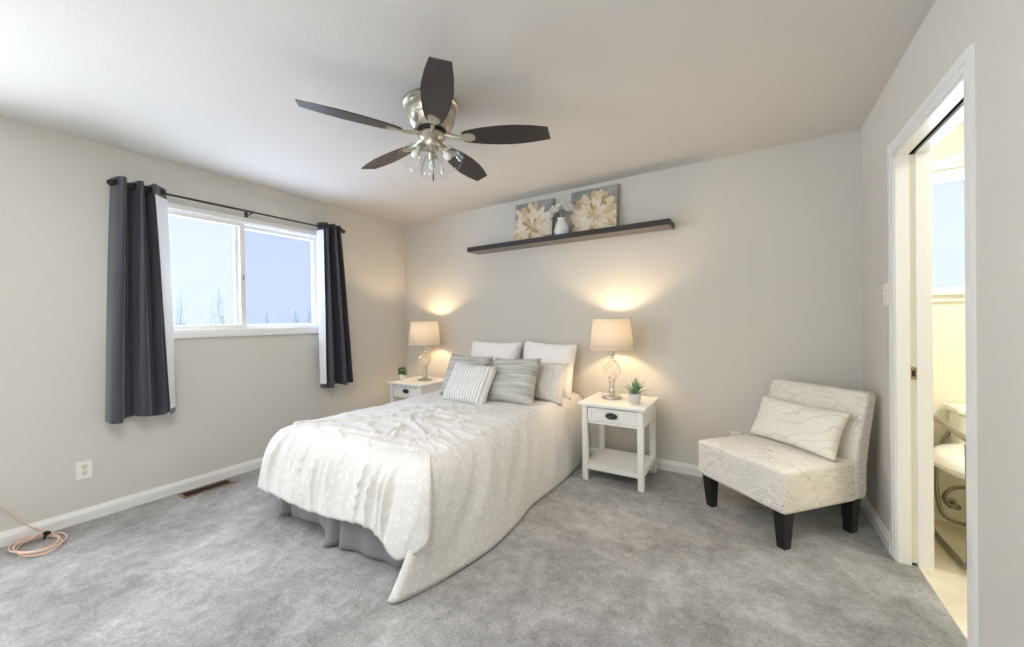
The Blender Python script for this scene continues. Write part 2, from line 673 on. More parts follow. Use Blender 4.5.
def baseboard(name, p0, p1, nrm, h=.083, t=.015):
    """stepped profile swept from p0 to p1 (both on the wall), nrm = into the room"""
    prof = [(0, 0), (t, 0), (t, h * .66), (t * .8, h * .70), (t * .8, h * .78), (t * .5, h * .9), (t * .42, h), (0, h)]
    vs = []
    for p in (p0, p1):
        for d, z in prof:
            vs.append((p[0] + nrm[0] * d, p[1] + nrm[1] * d, z))
    n = len(prof)
    fs = [[i, (i + 1) % n, n + (i + 1) % n, n + i] for i in range(n)] + [list(range(n)), [n + i for i in range(n)][::-1]]
    return struct(MB().add(vs, fs).build(name, M['white'], smooth=False))


baseboard('baseboard_left', (0, YF), (0, -.001), (1, 0))
baseboard('baseboard_back', (0.001, 0), (W - .001, 0), (0, -1))
baseboard('baseboard_right', (W, -.015), (W, DY1 + .057), (-1, 0))
baseboard('baseboard_near', (W, DY0 - .057), (W, YF), (-1, 0))

# ---- bedroom window
win = thing('window_1', None, None, (0, 0, 0))
struct(win)
b = MB()
OX = .016
oy0, oy1, oz0, oz1 = WY0 - .045, WY1 + .035, WZ0 - .05, WZ1 + .028
for (x0, x1, ya, yb, za, zb) in ((-.002, OX, oy0, oy1, WZ1 - .012, oz1), (-.002, OX, oy0, WY0 + .012, oz0 + .055, WZ1), (-.002, OX, WY1 - .012, oy1, oz0 + .055, WZ1)):
    b.bx(x0, x1, ya, yb, za, zb, bev=.003)
b.bx(-.002, OX + .012, oy0 - .01, oy1 + .01, oz0, oz0 + .03, bev=.004)
b.bx(-.002, OX + .004, oy0, oy1, oz0 + .03, oz0 + .062, bev=.003)
# jamb liner
b.bx(-TH, 0, WY0, WY0 + .022, WZ0, WZ1).bx(-TH, 0, WY1 - .022, WY1, WZ0, WZ1).bx(-TH, 0, WY0, WY1, WZ1 - .022, WZ1).bx(-TH, 0, WY0, WY1, WZ0, WZ0 + .022)
b.build('window_frame', M['white'], win)
ymid = -1.775


def sash(name, y0, y1, x, stile, pane, parent, wl=None, wr=None):
    wl = wl or stile
    wr = wr or stile
    b = MB()
    z0, z1 = WZ0 + .02, WZ1 - .02
    b.bx(x - .018, x + .018, y0, y0 + wl, z0, z1, bev=.004).bx(x - .018, x + .018, y1 - wr, y1, z0, z1, bev=.004)
    b.bx(x - .0175, x + .0175, y0, y1, z1 - stile * .9, z1, bev=.004).bx(x - .0175, x + .0175, y0, y1, z0, z0 + stile * .8, bev=.004)
    s = b.build(name, M['white'], parent)
    MB().bx(x - .003, x + .003, y0 + wl - .004, y1 - wr + .004, z0 + stile * .7, z1 - stile * .7).build('pane', pane, s)
    return s


sl = sash('sash', WY0 + .02, ymid + .03, -.03, .034, M['pane'], win, wr=.04)
sash('sash', ymid - .03, WY1 - .02, -.075, .036, M['pane_screen'], win, wl=.05)
MB().box((-.008, ymid + .012, 1.63), (.010, .010, .05), bev=.003).build('latch', M['tube'], sl)
b = MB()
b.bx(-.11, -.105, WY0, WY1, WZ0, WZ0 + .01)

# ---- unseen window frame added beside the camera, an inlet for fill light
w3 = struct(thing('added_window', None, None))
b = MB()
for (ya_, yb_, za_, zb_) in ((VY0 - .04, VY1 + .04, VZ1 - .01, VZ1 + .03), (VY0 - .04, VY1 + .04, VZ0 - .04, VZ0 + .01), (VY0 - .04, VY0 + .01, VZ0 + .01, VZ1 - .01), (VY1 - .01, VY1 + .04, VZ0 + .01, VZ1 - .01)):
    b.bx(-.002, .016, ya_, yb_, za_, zb_)
b.bx(-.09, -.05, VY0, VY0 + .04, VZ0, VZ1).bx(-.09, -.05, VY1 - .04, VY1, VZ0, VZ1).bx(-.09, -.05, VY0, VY1, VZ0, VZ0 + .04).bx(-.09, -.05, VY0, VY1, VZ1 - .04, VZ1)
b.build('window_frame', M['white'], w3, smooth=False)

# ---- bathroom window
bw = struct(thing('window_2', None, None))
b = MB()
b.bx(BX0 - .06, BX1 + .06, -.016, .002, BZ1 - .005, BZ1 + .055, bev=.004).bx(BX0 - .06, BX0 + .005, -.016, .002, BZ0, BZ1, bev=.003)
b.bx(BX1 - .005, BX1 + .06, -.016, .002, BZ0, BZ1, bev=.003)
b.bx(BX0 - .07, BX1 + .07, -.035, .002, BZ0 - .012, BZ0 + .012, bev=.003).bx(BX0 - .06, BX1 + .06, -.016, .002, BZ0 - .05, BZ0 - .012, bev=.003)
b.bx(BX0, BX0 + .03, 0.01, .09, BZ0, BZ1).bx(BX1 - .03, BX1, .01, .09, BZ0, BZ1).bx(BX0, BX1, .01, .09, BZ1 - .06, BZ1).bx(BX0, BX1, .01, .09, BZ0, BZ0 + .035)
b.build('window_frame', M['white'], bw)
MB().bx(BX0 + .02, BX1 - .02, .05, .055, BZ0 + .02, BZ1 - .05).build('pane', M['pane'], bw)

# ---- pocket door opening: casing, split jambs, header, track, and the door edge
b = MB()
cw, ch = .057, .063
PJ = .012
cr = .049
for (i0, i1, x0) in ((0, .42, W - PJ * .7), (.42, 1, W - PJ)):
    b.bx(x0, W + .002, DY1 + cw * i0, DY1 + cw * i1, 0, DZ + ch * i1)
    b.bx(x0, W + .002, DY0 - cr * i1, DY0 - cr * i0, 0, DZ + ch * i1)
    b.bx(x0, W + .002, DY0 - cr * i0, DY1 + cw * i0, DZ + ch * i0, DZ + ch * i1)
struct(b.build('trim_1', M['white'], smooth=False))
b = MB()
b.bx(W - .001, W + .05, DY1 - .012, DY1 + .001, 0, DZ).bx(W - .001, W + .05, DY0, DY1, DZ - .010, DZ + .001)
b.bx(W - .001, XB + .001, DY0 - .001, DY0 + .012, 0, DZ)
struct(b.build('trim_2', M['white']))
b = MB()
b.bx(XB - .05, XB + .001, DY1 - .012, DY1 + .001, 0, DZ)
b.bx(XB - .05, XB + .004, DY0, DY1, DZ - .014, DZ + .001)
b.bx(XB, XB + .008, DY1, DY1 + cw, 0, DZ + cw).bx(XB, XB + .008, DY0 - cw, DY0, 0, DZ + cw).bx(XB, XB + .008, DY0, DY1, DZ, DZ + cw)
struct(b.build('trim_3', M['white']))
b = MB()
xm = (W + XB) / 2
b.bx(xm - .016, xm - .012, DY0 + .01, DY1 + .5, DZ + .002, DZ + .03).bx(xm + .012, xm + .016, DY0 + .01, DY1 + .5, DZ + .002, DZ + .03).bx(xm - .016, xm + .016, DY0 + .01, DY1 + .5, DZ + .03, DZ + .034)
struct(b.build('trim_4', M['track']))
dr = MB()
dr.bx(xm - .0185, xm + .0185, DY1 - .004, DY1 + .56, .012, DZ - .012, bev=.002)
door = struct(dr.build('door_1', M['cream_trim']))
MB().bx(xm - .013, xm + .013, DY1 - .0065, DY1 - .003, .917, .977, bev=.002).build('latch_plate', M['brass'], door)
MB().bx(xm - .006, xm + .006, DY1 - .0085, DY1 - .006, .932, .962, bev=.001).build('latch_hole', M['black'], door)

# ------------------------------------------------------------------ outdoors (seen faintly through the hazed panes)


def spruce(x, y, h, label):
    t = thing('spruce_tree', label, 'tree', (x, y, -3.1), random.uniform(0, 6), 'conifers beyond the window')
    MB().lathe([(.14, 0), (.09, h * .5), (.01, h * .97)], 8).build('trunk', M['bark'], t)
    b = MB()
    n = 9
    for k in range(n):
        z = h * (.12 + .8 * k / n)
        r = h * .13 * (1 - k / n) + .10
        m = 11
        vs, fs = [(0, 0, z + h * .17)], []
        for i in range(2 * m):
            a = pi * i / m + k
            rr = r * (1 if i % 2 == 0 else .62) * random.uniform(.85, 1.1)
            vs.append((rr * cos(a), rr * sin(a), z - r * .25 * (i % 2 == 0)))
        for i in range(2 * m):
            fs.append([0, 1 + i, 1 + (i + 1) % (2 * m)])
        fs.append([1 + i for i in range(2 * m)][::-1])
        b.add(vs, fs)
    b.build('foliage', M['spruce'], t, smooth=False)
    return t


TREES = [(-18, 3.3, 6.15, 'leftmost faint spruce in the left pane, beside the curtain lining'), (-19, 4.9, 6.0, 'faint spruce between the leftmost and the tallest spire of the left pane'), (-21, 5.9, 6.68, 'tallest faint spruce spire in the left pane'),
         (-19, 7.4, 5.46, 'leftmost faint spruce in the right window pane'), (-21, 10.0, 5.67, 'middle one of the three faint spruces in the right window pane'),
         (-18, 9.2, 6.1, 'faint spruce at the right edge of the right window pane')]
for x, y, h, lb in TREES:
    spruce(x, y, h - .1, lb)

# ------------------------------------------------------------------ curtain rod and curtains
RX_, RZ_ = .095, 2.168
rod = thing('curtain_rod', 'thin dark bronze curtain rod with ball finials above the bedroom window', 'curtain rod', (RX_, -1.74, RZ_))
ya, yb = -2.522 + 1.74, -.935 + 1.74
MB().tube([(0, ya, .0), (0, .02, 0)], .009, 12).tube([(0, 0, 0), (0, yb, 0)], .0075, 12).build('rod_tube', M['rod'], rod)
for s, y in ((-1, ya), (1, yb)):
    b = MB()
    prof = [(.006, 0), (.013, .004), (.013, .008), (.007, .012), (.012, .018), (.02, .027), (.0225, .037), (.02, .047), (.012, .055), (.004, .058), (0, .0585)]
    b.lathe(prof, 16, T(0, y, 0) @ RX(-s * pi / 2))
    b.build('finial', M['rod'], rod)
for y in (-2.50 + 1.74, 0.0, -.965 + 1.74):
    b = MB()
    b.box((-RX_ + .004, y, -.01), (.008, .024, .06), bev=.002).tube([(-RX_, y, -.016), (-.012, y, -.016), (0, y, -.012)], .006, 8)
    b.tube([(-.014, y, .004), (-.01, y, -.01), (0, y, -.0145), (.01, y, -.01), (.014, y, .004)], .004, 8)
    b.build('bracket', M['rod'], rod)


def smooth_path(pts, n):
    """Catmull-Rom through 2D/3D points"""
    pts = [Vector(p) for p in pts]
    out = []
    m = len(pts) - 1
    for i in range(n):
        t = i / (n - 1) * m
        k = min(int(t), m - 1)
        u = t - k
        p0, p1, p2, p3 = pts[max(k - 1, 0)], pts[k], pts[k + 1], pts[min(k + 2, m)]
        out.append(0.5 * ((2 * p1) + (-p0 + p2) * u + (2 * p0 - 5 * p1 + 4 * p2 - p3) * u * u + (-p0 + 3 * p1 - 3 * p2 + p3) * u * u * u))
    return out


def curtain(label, top, bot, z0, z1, seed, grom):
    """top/bot: plan paths (x,y) of the cloth at head and hem; first point is the outer edge"""
    t = thing('curtain', label, 'curtain', (RX_, (top[0][1] + top[-1][1]) / 2, RZ_), 0, 'slate curtains at the bedroom window')
    inv = Matrix.Translation(-t.location)
    N, R = 150, 46
    tp, bt = smooth_path([(x, y, 0) for x, y in top], N), smooth_path([(x, y, 0) for x, y in bot], N)
    sgn = 1

    def pt(i, z):
        w = (z1 - z) / (z1 - z0)
        e = w ** .8
        p = tp[i].lerp(bt[i], e)
        nn = noise.noise(Vector((i * .05, z * 1.3, seed)))
        p = p + Vector((.010 * nn * w, .006 * noise.noise(Vector((i * .06, z * 2.2, seed + 5))) * w, 0))
        if w > .98:
            pass
        return Vector((p.x, p.y, z + (.012 * sin(i * .09 + seed) if w > .999 else 0)))

    def off(i, z, d):
        a, c = pt(max(i - 1, 0), z), pt(min(i + 1, N - 1), z)
        tg = (c - a).normalized()
        nrm = Vector((tg.y, -tg.x, 0))
        return pt(i, z) + nrm * d
    zs = [z1 + (z0 - z1) * j / (R - 1) for j in range(R)]
    b = MB()
    b.grid(lambda u, v: off(round(u * (N - 1)), zs[round(v * (R - 1))], .0015), N, R, inv)
    b.build('curtain_panel', M['curtain'], t, fix=False, angle=80)
    # pale lining on the window side, stopping short of the header band and the hem
    zl = [z1 - .075 + (z0 + .035 - z1 + .075) * j / (R - 1) for j in range(R)]
    b = MB()
    b.grid(lambda u, v: off(round(u * (N - 1)), zl[round(v * (R - 1))], -.0025), N, R, inv)
    b.build('lining', M['lining'], t, fix=False, angle=80)
    for k in grom:
        p = pt(k, z1 - .036)
        a, c = pt(max(k - 2, 0), z1 - .036), pt(min(k + 2, N - 1), z1 - .036)
        tg = (c - a).normalized()
        nrm = Vector((tg.y, -tg.x, 0))
        q = Matrix.Translation(p) @ frame_to(nrm)
        b = MB()
        b.tube([(.021 * cos(w * pi / 10), .021 * sin(w * pi / 10), 0) for w in range(20)], .0045, 8, True, inv @ q)
        b.build('grommet', M['pewter'], t)
        MB().lathe([(.017, -.004), (.017, .004)], 16, inv @ q).build('grommet_hole', M['black'], t)
    return t


curtain('long slate curtain at the left end of the rod, hanging wide in folds',
        [(.06, -2.553), (.145, -2.53), (.15, -2.50), (.05, -2.475), (.05, -2.455), (.14, -2.435), (.145, -2.415), (.055, -2.395), (.06, -2.375), (.14, -2.362), (.145, -2.35), (.06, -2.285), (.07, -2.278), (.165, -2.37)],
        [(.05, -2.60), (.14, -2.585), (.15, -2.545), (.07, -2.515), (.075, -2.48), (.15, -2.455), (.155, -2.415), (.085, -2.385), (.09, -2.355), (.15, -2.33), (.155, -2.315), (.09, -2.265), (.10, -2.256), (.175, -2.312)],
        .622, 2.208, 3.1, (8, 30, 52, 74, 97, 141))
curtain('narrow slate curtain gathered at the right end of the rod beside the corner',
        [(.14, -1.137), (.07, -1.155), (.06, -1.145), (.14, -1.115), (.15, -1.10), (.06, -1.075), (.06, -1.055), (.145, -1.04), (.15, -1.02), (.06, -1.00), (.06, -.985), (.14, -.975), (.13, -.955)],
        [(.16, -1.14), (.10, -1.165), (.085, -1.155), (.16, -1.10), (.17, -1.075), (.09, -1.03), (.095, -1.00), (.17, -.97), (.175, -.94), (.10, -.905), (.10, -.885), (.16, -.87), (.15, -.855)],
        .622, 2.208, 7.7, (6, 42, 66, 92, 118, 140))

# ------------------------------------------------------------------ floating shelf and what stands on it
SZ = 1.993
sh = thing('floating_shelf', 'long dark espresso floating shelf high on the back wall', 'shelf', (2.112, 0, SZ))
b = MB()
b.bx(-.977, .977, -.20, -.001, -.010, 0, bev=.002).bx(-.977, .977, -.20, -.188, -.045, -.008, bev=.002)
b.bx(-.977, -.965, -.19, -.001, -.045, -.008).bx(.965, .977, -.19, -.001, -.045, -.008)
b.build('shelf_body', M['espresso'], sh)
o = MB().bx(-.965, .965, -.189, -.001, -.044, -.012).build('underside_panel', M['shelf_under'], sh)
o['label'] = 'taupe board under the shelf'


def flower_canvas(label, w, h, x, y, seed, cx, cy):
    rnd = random.Random(seed)
    tilt = radians(6)
    t = thing('flower_canvas', label, 'picture', (x, y, SZ))
    tm = RX(-tilt) @ T(0, 0, 0)
    MB().box((0, 0, h / 2 + .004), (w, .032, h), tm, bev=.003).build('stretched_canvas', M['canvas'], t)
    mats = ['paint_ochre', 'paint_gold', 'paint_blush', 'paint_cream', 'paint_pale']
    b = MB()
    yy = -.0162
    k = 0

    def petal(px, pz, ang, L, Wd, mi):
        nonlocal k
        k += 1
        ring = []
        for i in range(18):
            s = 2 * pi * i / 18
            u = L * (.5 - .5 * cos(s))
            v = Wd * sin(s) * (.55 + .45 * (u / L)) * (1 + .12 * sin(5 * s + seed))
            qx = px + u * cos(ang) - v * sin(ang)
            qz = pz + u * sin(ang) + v * cos(ang)
            qx = max(-w / 2 + .004, min(w / 2 - .004, qx))
            qz = max(.008, min(h - .004, qz))
            ring.append((qx, yy - k * .00012, qz))
        b.add(ring, [list(range(18))], tm, mi)
    for layer, (n, r0, L, Wd) in enumerate(((19, .02, .225, .040), (17, .02, .19, .034), (15, .012, .15, .028), (12, .004, .11, .022), (9, 0, .07, .015))):
        for i in range(n):
            a = 2 * pi * (i + rnd.uniform(-.3, .3)) / n + layer
            mi = rnd.choice([[2, 3, 3, 1], [3, 3, 4, 1], [3, 4, 2, 4], [1, 3, 4, 4], [0, 1, 1, 3]][layer])
            if rnd.random() < .05:
                mi = 0
            petal(cx + r0 * cos(a), cy + r0 * sin(a), a, L * rnd.uniform(.85, 1.15), Wd * rnd.uniform(.8, 1.2), mi)
    b.build('painted_flower', [M[m] for m in mats], t, smooth=False, fix=False)
    return t


flower_canvas('square canvas painted with a cream flower, left of the white vase', .415, .385, 1.835, -.062, 5, -.015, .135)
flower_canvas('square canvas painted with a golden flower, right of the white vase', .425, .395, 2.435, -.062, 9, .015, .15)
vs_ = thing('vase', 'small white ceramic vase on the floating shelf between the two canvases', 'vase', (2.155, -.105, SZ))
MB().lathe([(.048, 0), (.062, .01), (.07, .04), (.068, .07), (.055, .105), (.042, .13), (.036, .15), (.042, .162), (.037, .162), (.031, .15), (.04, .12)], 28, None, 0, True).build('vase_body', M['ceramic'], vs_)


def bloom(loc, d, r, seed, label):
    rnd = random.Random(seed)
    t = thing('white_flower', label, 'flower', (2.155, -.105, SZ + .10), 0, 'white artificial flowers in the shelf vase')
    rel = Vector(loc) - Vector((2.155, -.105, SZ + .10))
    d = Vector(d).normalized()
    b = MB()
    Q = T(*rel) @ frame_to(d)
    for ring, (n, tilt, L) in enumerate(((7, 75, 1.0), (6, 50, .85), (5, 25, .6))):
        for i in range(n):
            a = 2 * pi * i / n + ring * .5 + rnd.uniform(-.2, .2)
            A = radians(tilt + rnd.uniform(-10, 10))

            def fn(u, v, A=A, a=a, L=L):
                s = u * L * r
                wd = r * .42 * sin(pi * min(1, .12 + u * .8)) * (v - .5) * 2
                cup = .25 * s * u
                x, z = s * sin(A) - cup * cos(A) * 0, s * cos(A) + cup
                return Vector((x * cos(a) - wd * sin(a), x * sin(a) + wd * cos(a), z + .15 * abs(wd)))
            b.grid(fn, 6, 5, Q)
    b.build('petals', M['petal_white'], t, fix=False, angle=80)
    MB().tube([(0, 0, -.03), (rel.x * .3, rel.y * .3, rel.z * .5), rel], .0025, 6).build('stem', M['stem'], t)


for i, (dx, dy, dz, r, lb) in enumerate(((-.075, -.03, .215, .078, 'white bloom drooping to the left out of the shelf vase'),
                                         (-.015, -.045, .245, .078, 'white bloom at the front middle of the shelf vase bunch'),
                                         (.06, -.03, .25, .074, 'white bloom at the right of the shelf vase bunch, against the golden canvas'),
                                         (.02, .01, .285, .07, 'topmost white bloom of the shelf vase bunch'),
                                         (-.055, .015, .268, .066, 'white bloom behind the drooping one, upper left of the vase'))):
    bloom((2.155 + dx, -.105 + dy, SZ + dz - .035), (dx, dy - .03, .07), r, i, lb)

# ------------------------------------------------------------------ nightstands
NW, ND, NH = .505, .485, .60


def nightstand(label, loc):
    t = thing('nightstand', label, 'nightstand', loc, 0, 'white nightstands either side of the bed')
    w, d = .46, .435
    lg = .042
    b = MB().box((0, 0, NH - .011), (NW, ND, .022), bev=.004)
    b.build('tabletop', M['white_furniture'], t)
    for sx in (-1, 1):
        for sy in (-1, 1):
            MB().box((sx * (w - lg) / 2, sy * (d - lg) / 2, (NH - .022) / 2), (lg, lg, NH - .022), bev=.003).build('leg', M['white_furniture'], t)
    zt, zb = NH - .022, NH - .022 - .135
    for sx in (-1, 1):
        MB().box((sx * (w / 2 - .014), 0, (zt + zb) / 2), (.016, d - 2 * lg, zt - zb), bev=.001).build('side_panel', M['white_furniture'], t)
    MB().box((0, d / 2 - .014, (zt + zb) / 2), (w - 2 * lg, .014, zt - zb)).build('back_panel', M['white_furniture'], t)
    b = MB().box((0, -d / 2 + .02, zt - .006), (w - 2 * lg, .02, .012)).box((0, -d / 2 + .02, zb + .008), (w - 2 * lg, .02, .016), bev=.001)
    b.build('rail', M['white_furniture'], t)
    dw, dh = w - 2 * lg - .006, zt - zb - .034
    zc = (zt - .014 + zb + .018) / 2
    b = MB()
    yf = -d / 2 + .012
    b.box((0, yf + .012, zc), (dw, .012, dh))
    fw = .03
    b.box((0, yf + .003, zc + dh / 2 - fw * .4), (dw, .012, fw * .8), bev=.002).box((0, yf + .003, zc - dh / 2 + fw * .4), (dw, .012, fw * .8), bev=.002)
    b.box((-dw / 2 + fw / 2, yf + .003, zc), (fw, .0118, dh), bev=.002).box((dw / 2 - fw / 2, yf + .003, zc), (fw, .0118, dh), bev=.002)
    n = 9
    pw = (dw - 2 * fw) / n
    for i in range(n):
        b.box((-dw / 2 + fw + pw * (i + .5), yf + .0065, zc), (pw - .003, .006, dh - 1.5 * fw), bev=.0012)
    b.bx(-dw / 2 + .01, dw / 2 - .01, yf + .014, d / 2 - .03, zc - dh / 2 + .004, zc + dh / 2 - .02)
    dr = b.build('drawer', M['white_furniture'], t)
    # oval cup pull
    b = MB()
    b.lathe([(0, -.001), (.046, 0), (.046, .003), (.042, .006), (0, .008)], 28, T(0, yf - .003, zc) @ RX(pi / 2) @ Matrix.Diagonal((1, .5, 1, 1)))
    b.grid(lambda u, v: Vector(((u - .5) * 2 * .036 * 1, -.004 - .017 * sin(pi * v * .5 + .02) * sqrt(max(0, 1 - (2 * u - 1) ** 2)), .014 - .020 * (1 - cos(pi * v * .5)) - .003)), 17, 7, T(0, yf - .003, zc))
    p = b.build('cup_pull', M['pewter'], dr, fix=False)
    p['label'] = 'dark oval pull'
    zs = .115
    MB().box((0, 0, zs), (w - .03, d - .03, .018), bev=.002).build('shelf', M['white_furniture'], t)
    b = MB()
    b.box((0, -d / 2 + .012, zs - .009), (w - 2 * lg, .014, .036), bev=.002).box((0, d / 2 - .012, zs - .009), (w - 2 * lg, .014, .036), bev=.002)
    b.box((-w / 2 + .012, 0, zs - .009), (.014, d - 2 * lg, .036), bev=.002).box((w / 2 - .012, 0, zs - .009), (.014, d - 2 * lg, .036), bev=.002)
    b.build('apron', M['white_furniture'], t)
    return t


NR = (2.715, -.293, 0)
NL = (.53, -.293, 0)
ns = nightstand('white nightstand right of the bed with its open lower shelf in full view', NR)
nl = copy_tree(ns)
nl.location = NL
nl['label'] = 'white nightstand in the corner left of the bed, half hidden by the bed'


def lamp(label, loc, power):
    t = thing('table_lamp', label, 'lamp', loc, random.uniform(0, 1), 'lit lamps on the nightstands')
    b = MB()
    b.lathe([(0, 0), (.076, 0), (.078, .006), (.074, .014), (.05, .02), (.03, .026), (.022, .032), (.022, .05), (.026, .055), (.022, .06), (.02, .09), (.024, .12), (.03, .13), (.02, .138), (.012, .142)], 28)
    b.build('base', M['champagne'], t)
    b = MB()
    n = 5
    for sgn in (1, -1):
        for k in range(n):
            pts = []
            for i in range(19):
                u = i / 18
                r = .016 + .052 * sin(pi * u ** 1.25) ** .85
                a = 2 * pi * k / n + sgn * u * 2.6
                pts.append((r * cos(a), r * sin(a), .136 + .165 * u))
            b.tube(pts, .0032, 6)
    b.build('wire_cage', M['champagne'], t)
    b = MB()
    b.lathe([(.012, .298), (.02, .30), (.034, .306), (.03, .312), (.016, .318), (.014, .34), (.02, .345), (.02, .385), (.012, .39), (.006, .395)], 20)
    b.build('neck', M['champagne'], t)
    b = MB()
    zs0, zs1 = .388, .642
    b.grid(lambda u, v: Vector(((.173 - .028 * v) * cos(2 * pi * u), (.173 - .028 * v) * sin(2 * pi * u), zs0 + (zs1 - zs0) * v)), 48, 14, wrap=True)
    sh = b.build('lamp_shade', M['shade'], t, fix=False, angle=80)
    b = MB()
    for rr, zz, tr in ((.1735, zs0 + .002, .0025), (.1455, zs1 - .001, .0025), (.1702, zs0 + .03, .0013), (.1689, zs0 + .042, .0013)):
        MB().tube([(rr * cos(a * pi / 24), rr * sin(a * pi / 24), zz) for a in range(48)], tr, 6, True).build('shade_trim', M['shade_trim'], sh)
    b = MB()
    for k in range(3):
        a = 2 * pi * k / 3
        b.tube([(.012 * cos(a), .012 * sin(a), zs1 - .03), (.145 * cos(a), .145 * sin(a), zs1 - .006)], .0018, 6)
    b.tube([(.012 * cos(a * pi / 8), .012 * sin(a * pi / 8), zs1 - .03) for a in range(16)], .002, 6, True)
    b.build('shade_spider', M['champagne'], sh)
    zb = .47
    MB().lathe([(.012, zb - .075), (.014, zb - .045), (.022, zb - .025), (.029, zb), (.026, zb + .018), (.014, zb + .028), (0, zb + .031)], 18).build('bulb', M['bulb_on'], t)
    d = bpy.data.lights.new('lamp_light', 'POINT')
    d.energy = power
    d.color = (1.0, .72, .42)
    d.shadow_soft_size = .032
    lo = bpy.data.objects.new('lamp_light', d)
    COL.objects.link(lo)
    lo.parent = t
    lo.location = (0, 0, zb + .07)
    return t


lamp('lit linen-shaded lamp on the nightstand right of the bed', (2.645, -.25, NH), 12)
lamp('lit linen-shaded lamp on the corner nightstand left of the bed', (.575, -.262, NH), 12)

# potted plants
pp = thing('potted_succulent', 'spiky grey-green succulent in a mottled pot beside the right-hand lamp', 'plant', (2.852, -.365, NH))
MB().lathe([(0, 0), (.036, 0), (.04, .01), (.045, .06), (.046, .074), (.041, .074), (.039, .064), (0, .062)], 24).build('pot', M['pot'], pp)
rnd = random.Random(4)


def blade_leaf(L, wd, bend, az, tilt):
    """thick pointed leaf"""
    def fn(u, v):
        a = 2 * pi * u
        s = v * L
        w = wd * (sin(pi * (.2 + .8 * v)) ** .8 + .02) * (1 - v * .15)
        th = tilt + bend * v
        x = s * sin(th)
        z = s * cos(th)
        px = w * cos(a)
        py = w * .35 * sin(a)
        return RZ(az) @ Vector((x + py * cos(th), px, z - py * sin(th)))
    return fn


for k in range(24):
    rr = k / 24
    b = MB()
    b.grid(blade_leaf(0.135 - .025 * rr + rnd.uniform(-.015, .025), .0115, .35 * rr + .1, rnd.uniform(0, 6.28), radians(5 + 40 * rr)), 8, 9, T(.014 * cos(k * 2.4) * rr, .014 * sin(k * 2.4) * rr, .058), wrap=True)
    b.build('leaf', M['leaf'], pp, fix=False, angle=80)
pc = thing('potted_plant', 'tiny green bushy plant in a white pot on the corner nightstand', 'plant', (.355, -.385, NH))
MB().lathe([(0, 0), (.026, 0), (.028, .008), (.034, .05), (.035, .06), (.031, .06), (0, .052)], 20).build('pot', M['pot_white'], pc)
b = MB()
for k in range(70):
    u, a = rnd.random(), rnd.uniform(0, 6.28)
    rr = .042 * sqrt(u)
    zz = .062 + rnd.uniform(0, .085) * (1 - .4 * u)
    b.grid(blade_leaf(.032, .010, .5, rnd.uniform(0, 6.28), radians(rnd.uniform(10, 80))), 6, 6, T(rr * cos(a), rr * sin(a), zz), wrap=True)
b.tube([(0, 0, .05), (0, 0, .11)], .006, 6)
b.build('foliage', M['leaf_dark'], pc, fix=False, angle=80)

# ------------------------------------------------------------------ bed
BXL, BXR, BYF, BYH = .955, 2.325, -2.03, -.04
BCX = (BXL + BXR) / 2
ZT = .572
bed = thing('bed', 'double bed with mattress and box spring under the pale comforter', 'bed', (BCX, -1.03, 0))
dx, dy = (BXR - BXL) / 2, (BYH - BYF) / 2
b = MB().box((0, 0, .42), (2 * dx - .05, 2 * dy - .04, .24), bev=.05)
b.build('mattress', M['mattress'], bed)
MB().box((0, 0, .22), (2 * dx - .06, 2 * dy - .05, .155), bev=.015).build('box_spring', M['mattress'], bed)
for sx in (-1, 1):
    for sy in (-1, 1):
        MB().lathe([(.022, 0), (.025, .01), (.025, .02), (.018, .03), (.02, .145)], 14, T(sx * (dx - .1), sy * (dy - .1), 0)).build('leg', M['black'], bed)

# bed skirt: gathered grey valance on the left, foot and right
b = MB()
sk0, sk1, skf = BXL + .07, BXR - .05, BYF + .045
peri = [(sk0, BYH), (sk0, skf), (sk1, skf), (sk1, BYH)]
lens = [0]
for i in range(3):
    lens.append(lens[-1] + (Vector(peri[i + 1]) - Vector(peri[i])).length)


def skirt_pt(s, z):
    for i in range(3):
        if s <= lens[i + 1] + 1e-9:
            break
    u = (s - lens[i]) / (lens[i + 1] - lens[i])
    p = Vector(peri[i]).lerp(Vector(peri[i + 1]), u)
    nrm = [Vector((-1, 0)), Vector((0, -1)), Vector((1, 0))][i]
    w = 1 - (z - .012) / .29
    g = .012 * sin(s * 13) + .007 * sin(s * 31 + 2)
    # kick pleats near the middle and corners of the foot
    for c in (lens[1] + .58, lens[1] + .03, lens[2] - .03):
        g += .04 * exp(-((s - c) / .035) ** 2) - .03 * exp(-((s - c - .06) / .02) ** 2)
    st = 1 / (1 + exp(-(s - lens[1] - .52) / .02))
    if i == 1:
        uu = (s - lens[1]) / (lens[2] - lens[1])
        g += .04 * st * max(0, 1 - max(0, uu - .55) / .35) - .05 * max(0, uu - .7) / .3
    p = p + nrm * (g * w + .010 * w)
    if s < lens[1] + .9:
        z += (1 - st) * .022 * w
    return Vector((p.x, p.y, z))


nS = 420
b.grid(lambda u, v: skirt_pt(u * lens[3], .295 - v * (.284 + .012 * noise.noise(Vector((u * 14, 0, 3))))), nS, 9)
sk = b.build('bed_skirt', M['skirt'], None, fix=False, angle=70)
md = sk.modifiers.new('solid', 'SOLIDIFY')
md.thickness = .003
tag(sk, 'gathered grey bed skirt showing under the comforter at the foot of the bed', 'bed skirt')

